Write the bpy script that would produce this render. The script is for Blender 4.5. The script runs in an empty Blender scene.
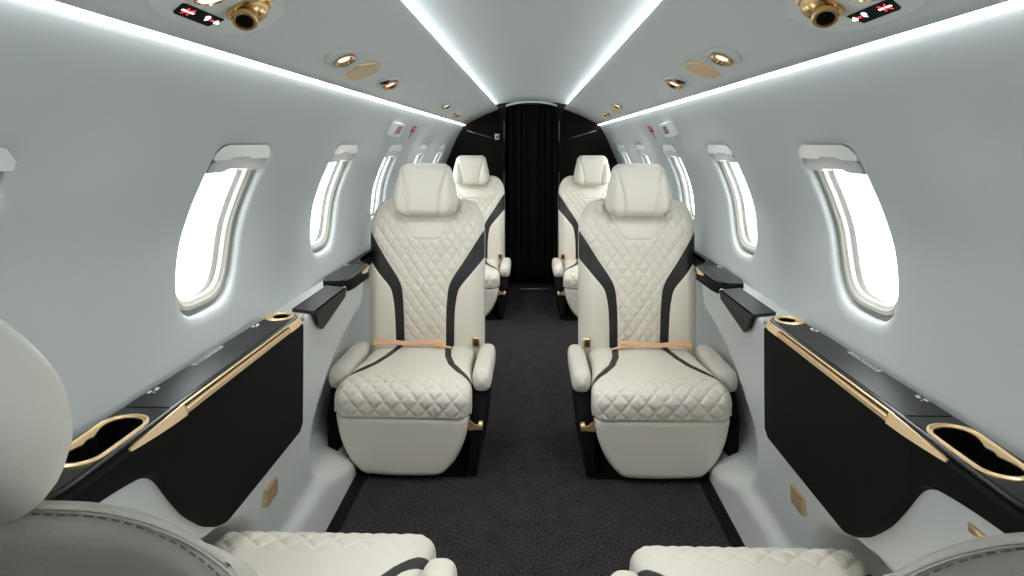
import bpy, bmesh, math, random
from mathutils import Vector, Matrix
PI = math.pi
random.seed(4)
sc = bpy.context.scene
COL = sc.collection
EYE = 1.21
F = 682.7

# ------------------------------------------------------------------ helpers
def lerp(a, b, t): return a + (b - a) * t
def clamp(x, a=0.0, b=1.0): return max(a, min(b, x))
def sstep(a, b, x):
    t = clamp((x - a) / (b - a)); return t * t * (3 - 2 * t)
def table(tab, x):
    if x <= tab[0][0]: return tab[0][1]
    for (x0, y0), (x1, y1) in zip(tab, tab[1:]):
        if x <= x1: return lerp(y0, y1, (x - x0) / (x1 - x0))
    return tab[-1][1]
def smooth_table(tab, x):
    # Catmull-Rom style interpolation for rounder profiles
    n = len(tab)
    if x <= tab[0][0]: return tab[0][1]
    if x >= tab[-1][0]: return tab[-1][1]
    for i in range(n - 1):
        if x <= tab[i + 1][0]: break
    def m(k):
        a, b = max(0, k - 1), min(n - 1, k + 1)
        return (tab[b][1] - tab[a][1]) / (tab[b][0] - tab[a][0])
    h = tab[i + 1][0] - tab[i][0]; t = (x - tab[i][0]) / h
    return ((2*t**3 - 3*t*t + 1) * tab[i][1] + (t**3 - 2*t*t + t) * h * m(i)
            + (-2*t**3 + 3*t*t) * tab[i+1][1] + (t**3 - t*t) * h * m(i+1))

def mesh(name, verts, faces, mats=(), smooth=True, attr=None, fmat=None):
    me = bpy.data.meshes.new(name)
    me.from_pydata([tuple(v) for v in verts], [], faces)
    me.update()
    for m in mats: me.materials.append(m)
    if smooth:
        for p in me.polygons: p.use_smooth = True
    if fmat:
        for p, k in zip(me.polygons, fmat): p.material_index = k
    if attr:
        for an, vals in attr.items():
            a = me.attributes.new(an, 'FLOAT', 'POINT')
            a.data.foreach_set('value', vals)
    return me
def from_bm(name, bm, mats=(), smooth=True):
    me = bpy.data.meshes.new(name)
    bmesh.ops.recalc_face_normals(bm, faces=bm.faces)
    bm.to_mesh(me); bm.free()
    for m in mats: me.materials.append(m)
    if smooth:
        for p in me.polygons: p.use_smooth = True
    return me
def link(name, me, parent=None, loc=None, rot=None):
    o = bpy.data.objects.new(name, me); COL.objects.link(o)
    if parent is not None: o.parent = parent
    if loc is not None: o.location = loc
    if rot is not None: o.rotation_euler = rot
    return o
def empty(name, loc=(0, 0, 0), rz=0.0):
    o = bpy.data.objects.new(name, None); COL.objects.link(o)
    o.location = loc; o.rotation_euler = (0, 0, rz); o.empty_display_size = .05
    return o
def tag(o, label, cat, group=None, kind=None):
    o['label'] = label; o['category'] = cat
    if group: o['group'] = group
    if kind: o['kind'] = kind
    return o
def struct(o, label=None, cat=None):
    o['kind'] = 'structure'
    if label: o['label'] = label
    if cat: o['category'] = cat
    return o
def sharp(me, ang=40):
    # split smooth shading at hard edges
    bm = bmesh.new(); bm.from_mesh(me)
    for e in bm.edges:
        if len(e.link_faces) == 2 and e.calc_face_angle(0) > math.radians(ang): e.smooth = False
    bm.to_mesh(me); bm.free()
    return me
def bevel(bm, off, seg=2, ang=30):
    es = [e for e in bm.edges if len(e.link_faces) == 2 and e.calc_face_angle(0) > math.radians(ang)]
    bmesh.ops.bevel(bm, geom=es, offset=off, segments=seg, profile=.6, affect='EDGES', clamp_overlap=True)
def bm_box(bm, x0, x1, y0, y1, z0, z1):
    vs = [bm.verts.new(p) for p in ((x0,y0,z0),(x1,y0,z0),(x1,y1,z0),(x0,y1,z0),(x0,y0,z1),(x1,y0,z1),(x1,y1,z1),(x0,y1,z1))]
    for f in ((0,3,2,1),(4,5,6,7),(0,1,5,4),(1,2,6,5),(2,3,7,6),(3,0,4,7)): bm.faces.new([vs[i] for i in f])
    return vs
def bm_prism(bm, pts, vec):
    vec = Vector(vec)
    a = [bm.verts.new(p) for p in pts]; b = [bm.verts.new(Vector(p) + vec) for p in pts]
    bm.faces.new(a); bm.faces.new(b[::-1])
    n = len(a)
    for i in range(n): bm.faces.new((a[i], a[(i+1) % n], b[(i+1) % n], b[i]))
def bm_tube(bm, path, r, seg=8, cap=True):
    rings = []
    n = len(path); path = [Vector(p) for p in path]
    rr = r if isinstance(r, (list, tuple)) else [r] * n
    for i, p in enumerate(path):
        d = (path[min(n-1, i+1)] - path[max(0, i-1)]).normalized()
        up = Vector((0, 0, 1)) if abs(d.z) < .9 else Vector((1, 0, 0))
        s = d.cross(up).normalized(); t = s.cross(d)
        rings.append([bm.verts.new(p + (s * math.cos(2*PI*k/seg) + t * math.sin(2*PI*k/seg)) * rr[i]) for k in range(seg)])
    for a, b in zip(rings, rings[1:]):
        for k in range(seg): bm.faces.new((a[k], a[(k+1) % seg], b[(k+1) % seg], b[k]))
    if cap: bm.faces.new(rings[0][::-1]); bm.faces.new(rings[-1])
def loft(rings, closed=True, cap=True):
    # rings: list of lists of points (same count)
    n = len(rings[0]); V = [p for r in rings for p in r]; Fc = []
    for i in range(len(rings) - 1):
        for k in range(n if closed else n - 1):
            k2 = (k + 1) % n
            Fc.append((i*n + k, i*n + k2, (i+1)*n + k2, (i+1)*n + k))
    if cap and closed:
        Fc.append(tuple(range(n))[::-1]); Fc.append(tuple((len(rings)-1)*n + k for k in range(n)))
    return V, Fc
def fixn(me):
    bm = bmesh.new(); bm.from_mesh(me); bmesh.ops.recalc_face_normals(bm, faces=bm.faces); bm.to_mesh(me); bm.free(); return me

# ------------------------------------------------------------------ materials
def mat(name, col, rough=.5, metal=0.0, spec=.5, noise=0, nscale=200, bump=0.0, emis=None, estr=0, coat=0.0, cvar=0.0):
    m = bpy.data.materials.new(name); m.use_nodes = True
    nt = m.node_tree; b = nt.nodes['Principled BSDF']
    b.inputs['Base Color'].default_value = (*col, 1); b.inputs['Roughness'].default_value = rough
    b.inputs['Metallic'].default_value = metal; b.inputs['Specular IOR Level'].default_value = spec
    b.inputs['Coat Weight'].default_value = coat; b.inputs['Coat Roughness'].default_value = .12
    if emis: b.inputs['Emission Color'].default_value = (*emis, 1); b.inputs['Emission Strength'].default_value = estr
    if bump or cvar:
        tc = nt.nodes.new('ShaderNodeTexCoord'); nz = nt.nodes.new('ShaderNodeTexNoise')
        nz.inputs['Scale'].default_value = nscale; nz.inputs['Detail'].default_value = 4
        nt.links.new(tc.outputs['Object'], nz.inputs['Vector'])
        if bump:
            bp = nt.nodes.new('ShaderNodeBump'); bp.inputs['Strength'].default_value = bump; bp.inputs['Distance'].default_value = .002
            nt.links.new(nz.outputs['Fac'], bp.inputs['Height']); nt.links.new(bp.outputs['Normal'], b.inputs['Normal'])
        if cvar:
            rp = nt.nodes.new('ShaderNodeMapRange')
            rp.inputs['From Min'].default_value = .3; rp.inputs['From Max'].default_value = .7
            rp.inputs['To Min'].default_value = 1 - cvar; rp.inputs['To Max'].default_value = 1 + cvar
            mx = nt.nodes.new('ShaderNodeVectorMath'); mx.operation = 'SCALE'; mx.inputs[0].default_value = col
            nt.links.new(nz.outputs['Fac'], rp.inputs['Value']); nt.links.new(rp.outputs['Result'], mx.inputs['Scale'])
            nt.links.new(mx.outputs['Vector'], b.inputs['Base Color'])
    return m
def emission(name, col, s):
    m = bpy.data.materials.new(name); m.use_nodes = True; nt = m.node_tree
    nt.nodes.remove(nt.nodes['Principled BSDF'])
    e = nt.nodes.new('ShaderNodeEmission'); e.inputs['Color'].default_value = (*col, 1); e.inputs['Strength'].default_value = s
    nt.links.new(e.outputs[0], nt.nodes['Material Output'].inputs['Surface']); return m

CREAM = (.85, .805, .71)
M = {}
M['cream'] = mat('cream_leather', CREAM, .42, bump=.12, nscale=350)
M['char'] = mat('charcoal_leather', (.020, .019, .021), .55, bump=.15, nscale=350)
M['wall'] = mat('wall_panel', (.545, .582, .583), .75, spec=.3)
M['ceil'] = mat('ceiling_panel', (.50, .53, .53), .55)
M['psu'] = mat('overhead_panel', (.60, .63, .625), .5)
M['dado'] = mat('side_panel', (.68, .70, .69), .42)
M['shell'] = mat('translucent_white', (.86, .87, .85), .4)
M['white'] = mat('white_plastic', (.82, .83, .81), .4)
M['frame'] = mat('window_frame_white', (.46, .45, .40), .55)
M['gapshadow'] = mat('gap_shadow_grey', (.22, .22, .19), .7)  # shadow of the window frame gap, put into the colour
M['shade'] = mat('shade_grey_white', (.62, .63, .62), .45)
M['gold'] = mat('satin_gold', (.84, .62, .35), .36, metal=.8)
M['golddark'] = mat('polished_gold', (.66, .45, .21), .25, metal=1.0)
M['goldm'] = mat('brushed_gold', (.80, .59, .35), .45, metal=.7)
M['goldflat'] = mat('gold_grille', (.70, .53, .33), .6, metal=.15, bump=.3, nscale=900)
M['gloss'] = mat('black_gloss', (.007, .008, .007), .25, spec=.2)
M['lid'] = mat('black_satin_lid', (.014, .015, .014), .45, spec=.2)
M['black'] = mat('black_matte', (.006, .006, .006), .65, spec=.08)
M['blackl'] = mat('black_leather', (.010, .010, .012), .55, spec=.35, bump=.12, nscale=400)
M['hole'] = mat('cup_well', (.004, .004, .004), .8, spec=.1)
M['curtain'] = mat('curtain_black', (.012, .012, .013), .8, spec=.25)
M['bulk'] = mat('bulkhead_black', (.006, .0055, .004), .6, spec=.15)
M['strap'] = mat('tan_webbing', (.88, .52, .32), .6, bump=.2, nscale=600)
M['stitch'] = mat('stitch_thread', (.30, .285, .25), .7)
M['seam'] = mat('seam_piping', (.50, .48, .42), .5)
M['red'] = mat('red_print', (.45, .015, .03), .5)
M['redlit'] = mat('red_lit', (.5, .02, .02), .5, emis=(1, .04, .05), estr=.8)
M['whitelit'] = mat('white_lit', (.8, .8, .8), .5, emis=(1, .97, .93), estr=.8)
M['greyprint'] = mat('grey_print', (.33, .34, .34), .5)
M['darkprint'] = mat('dark_print', (.05, .05, .05), .5)
M['slot'] = mat('slot_bronze', (.09, .055, .03), .5, metal=.4)
M['steel'] = mat('brushed_steel', (.35, .35, .34), .35, metal=1)
M['strip'] = emission('led_strip', (.93, .98, 1.0), 5.0)
M['cove'] = emission('led_cove', (.93, .98, 1.0), 12.0)
M['lamp'] = emission('reading_lamp', (1, .92, .82), .9)

def add_translucency(m, w, col):
    nt = m.node_tree; b = nt.nodes['Principled BSDF']
    t = nt.nodes.new('ShaderNodeBsdfTranslucent'); t.inputs['Color'].default_value = (*col, 1)
    mx = nt.nodes.new('ShaderNodeMixShader'); mx.inputs[0].default_value = w
    nt.links.new(b.outputs[0], mx.inputs[1]); nt.links.new(t.outputs[0], mx.inputs[2])
    nt.links.new(mx.outputs[0], nt.nodes['Material Output'].inputs['Surface'])
add_translucency(M['shade'], .2, (.8, .8, .8))
def leather_two_tone():
    m = mat('cream_leather_charcoal_inlay', CREAM, .42, bump=.12, nscale=350)
    nt = m.node_tree; b = nt.nodes['Principled BSDF']
    at = nt.nodes.new('ShaderNodeAttribute'); at.attribute_name = 'inlay'
    gt = nt.nodes.new('ShaderNodeMath'); gt.operation = 'GREATER_THAN'; gt.inputs[1].default_value = 0.0
    mx = nt.nodes.new('ShaderNodeMix'); mx.data_type = 'RGBA'
    mx.inputs['A'].default_value = (*CREAM, 1); mx.inputs['B'].default_value = (.020, .019, .021, 1)
    nt.links.new(at.outputs['Fac'], gt.inputs[0]); nt.links.new(gt.outputs[0], mx.inputs['Factor'])
    nt.links.new(mx.outputs['Result'], b.inputs['Base Color'])
    return m
M['two'] = leather_two_tone()
def carpet_mat():
    m = mat('carpet_charcoal', (.03, .027, .03), .95, spec=.1)
    nt = m.node_tree; b = nt.nodes['Principled BSDF']
    tc = nt.nodes.new('ShaderNodeTexCoord')
    n1 = nt.nodes.new('ShaderNodeTexNoise'); n1.inputs['Scale'].default_value = 150; n1.inputs['Detail'].default_value = 3
    n2 = nt.nodes.new('ShaderNodeTexNoise'); n2.inputs['Scale'].default_value = 14; n2.inputs['Detail'].default_value = 2
    nt.links.new(tc.outputs['Object'], n1.inputs['Vector']); nt.links.new(tc.outputs['Object'], n2.inputs['Vector'])
    ad = nt.nodes.new('ShaderNodeMath'); ad.operation = 'MULTIPLY_ADD'; ad.inputs[1].default_value = .2
    nt.links.new(n2.outputs['Fac'], ad.inputs[0]); nt.links.new(n1.outputs['Fac'], ad.inputs[2])
    cr = nt.nodes.new('ShaderNodeValToRGB')
    cr.color_ramp.elements[0].position = .42; cr.color_ramp.elements[0].color = (.010, .008, .010, 1)
    cr.color_ramp.elements[1].position = .80; cr.color_ramp.elements[1].color = (.066, .057, .064, 1)
    nt.links.new(ad.outputs[0], cr.inputs['Fac']); nt.links.new(cr.outputs['Color'], b.inputs['Base Color'])
    bp = nt.nodes.new('ShaderNodeBump'); bp.inputs['Strength'].default_value = .7; bp.inputs['Distance'].default_value = .004
    nt.links.new(n1.outputs['Fac'], bp.inputs['Height']); nt.links.new(bp.outputs['Normal'], b.inputs['Normal'])
    return m
M['carpet'] = carpet_mat()
def pane_mat():
    m = bpy.data.materials.new('window_pane'); m.use_nodes = True; nt = m.node_tree
    nt.nodes.remove(nt.nodes['Principled BSDF'])
    tr = nt.nodes.new('ShaderNodeBsdfTransparent'); gl = nt.nodes.new('ShaderNodeBsdfGlossy'); gl.inputs['Roughness'].default_value = .05
    mx = nt.nodes.new('ShaderNodeMixShader'); mx.inputs[0].default_value = .04
    nt.links.new(tr.outputs[0], mx.inputs[1]); nt.links.new(gl.outputs[0], mx.inputs[2])
    nt.links.new(mx.outputs[0], nt.nodes['Material Output'].inputs['Surface']); return m
M['pane'] = pane_mat()

# ------------------------------------------------------------------ cabin shell
Y0, Y1 = -0.9, 5.80            # cabin length that is lined
WZ0, WZ1 = .728, 1.372
WT = [(.728,.724),(.79,.734),(.87,.737),(.99,.727),(1.07,.704),(1.142,.674),(1.21,.646),(1.27,.619),(1.32,.595),(1.372,.569)]
def WX(z): return smooth_table(WT, z) * lerp(1.013, 1.004, sstep(1.25, 1.372, z))
WIN_N = 6; PITCH = .874; WC0 = .697; WHW, WHH = .150, .194; WZC = 1.016
WINY = [WC0 + PITCH * k for k in range(WIN_N)]; WINY[0] += .016
def win_contour(a, s=0.0, n=3.6):
    # rounded-rectangle contour (angle a), grown outward by s
    c, q = math.cos(a), math.sin(a)
    hw, hh = WHW + s, WHH + s
    if q > 0: n = 7.5
    r = (abs(c / hw) ** n + abs(q / hh) ** n) ** (-1.0 / n)
    return r * c, r * q
def build_wall(side, name):
    V = []; Fc = []; cache = {}
    def add(y, z, d=0.0):
        key = (round(y, 5), round(z, 5), round(d, 5))
        if key not in cache:
            cache[key] = len(V); V.append((side * (WX(z) + d), y, z))
        return cache[key]
    NZ = 32
    zs = [lerp(WZ0, WZ1, k / NZ) for k in range(NZ + 1)]
    hwc = .27
    segs = []; y = Y0
    for yc in WINY:
        segs.append((y, yc - hwc, False)); segs.append((yc - hwc, yc + hwc, True)); y = yc + hwc
    segs.append((y, Y1, False))
    NY = 12
    for a, b, w in segs:
        if not w:
            n = max(1, int((b - a) / .12))
            for i in range(n):
                ya, yb = lerp(a, b, i / n), lerp(a, b, (i + 1) / n)
                for k in range(NZ):
                    Fc.append((add(ya, zs[k]), add(yb, zs[k]), add(yb, zs[k+1]), add(ya, zs[k+1])))
        else:
            yc = (a + b) / 2
            ys = [lerp(a, b, i / NY) for i in range(NY + 1)]
            border = [(yy, zs[0]) for yy in ys] + [(b, z) for z in zs[1:]] + [(yy, zs[-1]) for yy in ys[::-1][1:]] + [(a, z) for z in zs[::-1][1:-1]]
            ang = [math.atan2(z - WZC, yy - yc) for yy, z in border]
            # rings from border to the opening, then the lip turning outward into the recess
            rings = [[add(yy, z) for yy, z in border]]
            lip = .030
            outer = [win_contour(t, lip) for t in ang]
            for f in (.35, .7, 1.0):
                rings.append([add(lerp(yy, yc + o[0], f), lerp(z, WZC + o[1], f)) for (yy, z), o in zip(border, outer)])
            for q in range(1, 7):
                th = q / 6 * PI / 2
                s = lip * (1 - math.sin(th)); d = .013 * (1 - math.cos(th))
                rings.append([add(yc + c[0], WZC + c[1], d) for c in (win_contour(t, s) for t in ang)])
            rings.append([add(yc + c[0], WZC + c[1], .024) for c in (win_contour(t, 0) for t in ang)])
            m = len(border)
            for r0, r1 in zip(rings, rings[1:]):
                for k in range(m):
                    k2 = (k + 1) % m
                    f = (r0[k], r0[k2], r1[k2], r1[k])
                    if len(set(f)) == 4: Fc.append(f)
    me = fixn(mesh(name, V, Fc, [M['wall']]))
    o = link(name, me); struct(o, 'pale grey curved cabin sidewall lining, %s side' % ('right' if side > 0 else 'left'), 'wall')
    return o
build_wall(-1, 'wall_left'); build_wall(1, 'wall_right')

def build_window(n, side, yc):
    e = empty('window_%d' % n, (side * WX(WZC), yc, WZC)); struct(e, 'bright cabin window in the %s sidewall' % ('right' if side > 0 else 'left'), 'window')
    N = 64; angs = [2 * PI * k / N for k in range(N)]
    def ring(s, d): return [(side * (WX(clamp(WZC + c[1], .74, 1.35)) + d) - side * WX(WZC), c[0], c[1]) for c in (win_contour(t, s, 3.8) for t in angs)]
    # stepped inner frame
    steps = [(.004, .022), (.001, .044), (-.013, .044), (-.014, .022), (-.022, .0235), (-.0235, .026), (-.0315, .030), (-.0335, .0375), (-.0335, .039)]
    V, Fc = loft([ring(s, d) for s, d in steps], True, False)
    me = mesh('window_frame', V, Fc, [M['frame']]); sharp(me, 35); link('frame', me, e)
    # channel outside of the frame; grey ring paints shadow into the gap
    V, Fc = loft([ring(.012, .016), ring(.012, .056), ring(-.031, .056)], True, False)
    me = mesh('window_seal', V, Fc, [M['white']]); sharp(me); link('frame_channel', me, e)
    V, Fc = loft([ring(.003, .033), ring(-.0135, .033)], True, False)
    link('gap_shadow_ring', mesh('gap_shadow_ring', V, Fc, [M['gapshadow']]), e)
    # pane
    c = ring(-.0325, .038); V = c + [(side * .040, 0, 0)]
    me = mesh('window_pane', V, [(k, (k+1) % N, N) for k in range(N)], [M['pane']]); link('pane', me, e)
    # raised shade: broad grip bar in a white housing at the head of the opening
    bm = bmesh.new()
    def slab(z0, z1, d0, d1, hy):
        pts = []
        for i in range(13):
            yy = lerp(-hy, hy, i / 12)
            edge = .022 * max(0, (abs(yy) - hy + .05) / .05) ** 2
            pts.append((yy, z1 - WZC - edge))
        low = [(yy, z0 - WZC + (.006 if abs(yy) < .05 else 0)) for yy in [lerp(hy, -hy, i / 12) for i in range(13)]]
        poly = [(side * (WX(z + WZC) + d0 - WX(WZC)), y, z) for y, z in pts + low]
        bm_prism(bm, poly, (side * (d1 - d0), 0, 0))
    slab(1.148, 1.188, .006, .030, .142)
    bevel(bm, .004, 2)
    me = from_bm('shade', bm, [M['shade']]); sharp(me, 50); link('window_shade', me, e)
    bm = bmesh.new(); slab(1.176, 1.2095, .0005, .005, .150); bevel(bm, .003, 2)
    me = from_bm('shade_housing', bm, [M['shell']]); sharp(me, 50); link('shade_housing', me, e)
    bm = bmesh.new(); x = WX(1.15) - WX(WZC) + .006
    bm_box(bm, *(sorted((side * x, side * (x + .014)))), .118, .134, .138, .150)
    bevel(bm, .002, 1)
    link('shade_catch', from_bm('shade_catch', bm, [M['steel']]), e)
    # daylight portal at the opening (guides sampling only)
    ld = bpy.data.lights.new('window_daylight', 'AREA'); ld.shape = 'RECTANGLE'; ld.size = .40; ld.size_y = .28
    ld.cycles.is_portal = True
    lo = bpy.data.objects.new('window_daylight', ld); COL.objects.link(lo); lo.parent = e
    lo.location = (side * .058, 0, 0); lo.rotation_euler = (0, side * PI / 2, 0)
n = 1
for side in (-1, 1):
    for yc in WINY:
        build_window(n, side, yc); n += 1

# overhead panels, ceiling and light coves
CX, CZ = .272, EYE + .295            # top edge of the overhead panel
PX, PZ = .552, EYE + .166            # lower edge
def psu_panel(side, name):
    pts = []
    for i in range(13):
        t = i / 12
        x, z = lerp(CX, PX, t), lerp(CZ, PZ, t) + .010 * math.sin(PI * t)
        pts.append((x, z))
    prof = [(CX + .066, CZ + .0035), (CX + .004, CZ + .0045), (CX + .001, CZ + .006), (CX - .001, CZ + .004)] + pts + [(PX + .003, PZ + .006), (PX - .002, PZ + .030)]
    rings = [[(side * x, y, z) for x, z in prof] for y in (Y0, 1, 2, 3, 4, 5, Y1)]
    V, Fc = loft(rings, False, False)
    me = fixn(mesh(name, V, Fc, [M['psu']])); o = link(name, me); struct(o, 'grey overhead service panel running the cabin length', 'trim'); return o
psu_panel(-1, 'trim_1'); psu_panel(1, 'trim_2')
def psu_point(side, X, Y):
    t = (X - CX) / (PX - CX)
    z = lerp(CZ, PZ, t) + .010 * math.sin(PI * t)
    return Vector((side * X, Y, z))
_d = Vector((PX - CX, 0, PZ - CZ)).normalized()
def psu_matrix(side, X, Y):
    # local x = outward down the panel, y = along cabin, z = away from the panel into the cabin
    tx = Vector((side * _d.x, 0, _d.z)); ny = Vector((0, 1, 0)); nz = Vector((side * _d.z, 0, -_d.x))
    m = Matrix.Identity(4)
    for i in range(3): m[i][0] = tx[i]; m[i][1] = ny[i]; m[i][2] = nz[i]
    m.translation = psu_point(side, X, Y)
    return m
# centre ceiling
CT = [(0, .362), (.06, .361), (.12, .3575), (.18, .3525), (.24, .346), (.285, .338), (.312, .328), (.328, .313), (.332, .299)]
half = [(.332 * math.sin(PI / 2 * i / 40), EYE + smooth_table(CT, .332 * math.sin(PI / 2 * i / 40))) for i in range(41)]
half.append((.334, EYE + .290))
prof = [(-x, z) for x, z in half[::-1]] + half[1:]
V, Fc = loft([[(x, y, z) for x, z in prof] for y in (Y0, 0, 1, 2, 3, 4, 5, 5.98)], False, False)
o = link('ceiling', fixn(mesh('ceiling', V, Fc, [M['ceil']]))); struct(o, 'shallow arched pale grey centre ceiling panel', 'ceiling')
def strip(name, side, prof, m, label, group):
    V, Fc = loft([[(side * x, y, z) for x, z in prof] for y in (Y0 + .01, Y1 - .01)], True, True)
    me = fixn(mesh(name, V, Fc, [m], smooth=False)); o = link(name, me)
    tag(o, label, 'light strip', group); return o
for side in (-1, 1):
    w = 'left' if side < 0 else 'right'
    strip('light_strip', side, [(CX + .046, CZ + .0045), (CX + .056, CZ + .0045), (CX + .056, CZ + .010), (CX + .046, CZ + .010)], M['cove'],
          'white LED strip along the %s edge of the centre ceiling panel' % w, 'ceiling edge light strips')
    strip('light_strip', side, [(PX + .0015, PZ - .0005), (PX + .009, PZ - .0045), (PX + .0195, PZ - .0065), (PX + .024, PZ + .002), (PX + .005, PZ + .009)], M['strip'],
          'bright white LED strip between the %s overhead panel and sidewall' % w, 'sidewall light strips')
# closing fillets above the sidewall strips keep daylight out
for k, side in ((3, -1), (4, 1)):
    prof = [(PX - .004, PZ + .028), (PX + .03, PZ + .012), (.600, WZ1 + .004), (.612, WZ1 - .02)]
    V, Fc = loft([[(side * x, y, z) for x, z in prof] for y in (Y0, Y1)], False, False)
    o = link('trim_%d' % k, fixn(mesh('trim_%d' % k, V, Fc, [M['white']]))); struct(o)

# floor
bm = bmesh.new(); bm_box(bm, -.622, .622, Y0, 5.99, -.02, 0)
o = link('floor', from_bm('floor', bm, [M['carpet']], False)); struct(o, 'dark charcoal cabin carpet', 'floor')
for side, nm in ((-1, 'left'), (1, 'right')):
    bm = bmesh.new(); bm_box(bm, *sorted((side * .600, side * .650)), Y0, Y1, -.02, .006)
    bevel(bm, .003, 2)
    o = link('baseboard_' + nm, from_bm('baseboard', bm, [M['black']])); struct(o, 'black edge strip beside the carpet', 'baseboard')

# lower side panel (dado) with scooped recesses beside the seats
SCOOPS = [(1.15, .20, .52, .25), (2.76, .32, .74, .31), (3.08, .60, .56, .50), (4.98, .32, .74, .31), (5.30, .60, .56, .50)]
DT = [(0, .640), (.06, .645), (.13, .652), (.17, .672), (.25, .668), (.36, .660), (.445, .648), (.60, .636), (.70, .627), (.722, .627)]
def DX(y, z):
    x = smooth_table(DT, z)
    k = 0
    for yc, zc, ry, rz in SCOOPS:
        r = math.hypot((y - yc) / ry, (z - zc) / rz)
        k = max(k, 1 - sstep(.78, 1.0, r))
    k *= sstep(.0, .16, z)
    return lerp(x, lerp(.800, .700, sstep(.50, .70, z)), k)
for side, nm in ((-1, 'wall_left_lower'), (1, 'wall_right_lower')):
    ys = [lerp(Y0, Y1, i / 400) for i in range(401)]
    zs = [.722 * k / 44 for k in range(45)]
    rings = []
    for y in ys:
        r = [(side * DX(y, z), y, z) for z in zs]
        xt = DX(y, .722); dr = .06 if .865 < y < 1.825 else 0.0      # trough under the cup wells
        r += [(side * (xt + .002), y, .7275), (side * (xt + .0045), y, .730), (side * (xt + .006), y, .730 - dr), (side * max(.727, xt + .012), y, .730 - dr), (side * .739, y, .732)]
        rings.append(r)
    V, Fc = loft(rings, False, False)
    o = link(nm, fixn(mesh(nm, V, Fc, [M['dado']]))); struct(o, 'glossy pale lower sidewall panel', 'wall')

# front end wall behind the camera with the flight deck opening
def cabin_outline(sx=1.0):
    pts = [(.64, -.02), (.66, .2), (.70, .5), (.73, .75), (.74, .88), (.715, 1.05), (.66, 1.21), (.60, 1.33), (.56, 1.38), (.40, 1.46), (.262, 1.53), (.13, 1.565), (0, 1.58)]
    return [(x * sx, z) for x, z in pts] + [(-x * sx, z) for x, z in pts[::-1][1:]]
def wall_with_door(name, y, hw, zt, m, thick):
    bm = bmesh.new()
    out = [(x * 1.12, z * 1.03 - .02) for x, z in cabin_outline()]
    n = len(out)
    def inner(p):
        # project to the doorway outline
        x, z = p
        return (clamp(x, -hw, hw), clamp(z, .0, zt)) if abs(x) > hw or z > zt else (x, z)
    a = [bm.verts.new((x, y, z)) for x, z in out]
    b = []
    for x, z in out:
        ix, iz = inner((x, z)); b.append(bm.verts.new((ix, y, max(iz, -.02) if z < 0 else iz)))
    for i in range(n - 1):
        try: bm.faces.new((a[i], a[i+1], b[i+1], b[i]))
        except ValueError: pass
    bmesh.ops.remove_doubles(bm, verts=bm.verts, dist=1e-5)
    bmesh.ops.dissolve_degenerate(bm, dist=1e-6, edges=bm.edges)
    r = bmesh.ops.extrude_face_region(bm, geom=bm.faces[:])
    bmesh.ops.translate(bm, vec=(0, thick, 0), verts=[v for v in r['geom'] if isinstance(v, bmesh.types.BMVert)])
    return link(name, from_bm(name, bm, [m], False))
bm = bmesh.new(); bm_prism(bm, [(x * 1.12, Y0 + .002, z * 1.03 - .02) for x, z in cabin_outline()], (0, -.03, 0))
o = link('wall_front', from_bm('wall_front', bm, [M['white']], False)); struct(o, 'front cabin partition behind the camera', 'wall')

# rear bulkhead: black wings either side of the curtained doorway
o = wall_with_door('wall_back', 5.74, .236, 1.545, M['bulk'], .05); struct(o, 'black rear bulkhead either side of the curtain', 'wall')
bm = bmesh.new(); bm_box(bm, -.9, .9, 6.10, 6.14, -.05, 1.7)
o = link('wall_back_closet', from_bm('wall_back_closet', bm, [M['bulk']], False)); struct(o)
for side in (-1, 1):   # cheeks of the closet behind the curtain
    pass
bm = bmesh.new()
V = []; rings = []
for y in (5.76, 6.12): rings.append([(x * 1.1, y, z * 1.03 - .02) for x, z in cabin_outline()])
V, Fc = loft(rings, False, False)
o = link('wall_back_cheeks', fixn(mesh('wall_back_cheeks', V, Fc, [M['bulk']]))); struct(o)
for k, side in ((5, -1), (6, 1)):
    e = empty('trim_%d' % k, (side * .24, 5.72, 0)); struct(e, 'black door post with rounded head beside the curtain', 'trim')
    # door post with flared curved head
    bm = bmesh.new()
    prof = [(.000, 0), (.018, 0), (.018, 1.30), (.022, 1.40), (.045, 1.455), (.056, 1.49), (.056, 1.520), (.040, 1.545), (.0, 1.552), (-.015, 1.54), (-.012, 1.46), (0, 1.40)]
    bm_prism(bm, [(side * (x - .012), -.035, z) for x, z in prof], (0, .06, 0)); bevel(bm, .004, 2)
    link('post', sharp(from_bm('post', bm, [M['bulk']]), 50), e)
    bm = bmesh.new(); bm_box(bm, *sorted((side * -.0135, side * -.0095)), -.0375, -.0335, .02, .98)
    bm_box(bm, *sorted((side * -.0135, side * -.0095)), -.0375, -.0335, 1.24, 1.40)
    link('edge_strip', from_bm('edge_strip', bm, [M['steel']], False), e)
    # overhead cabinet door line and row of coat hooks on the wing
    bm = bmesh.new()
    a, b = Vector((side * .09, -.004, 1.265)), Vector((side * .30, -.004, 1.325))
    bm_tube(bm, [a, b], .003, 6); link('shelf_rail', from_bm('shelf_rail', bm, [M['steel']]), e)
bm = bmesh.new(); bm_tube(bm, [(-.25, 5.70, .004), (.25, 5.70, .004)], .006, 6)
o = link('trim_7', from_bm('trim_7', bm, [M['steel']])); struct(o, 'metal threshold strip at the foot of the curtain', 'trim')
hk = 0
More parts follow.
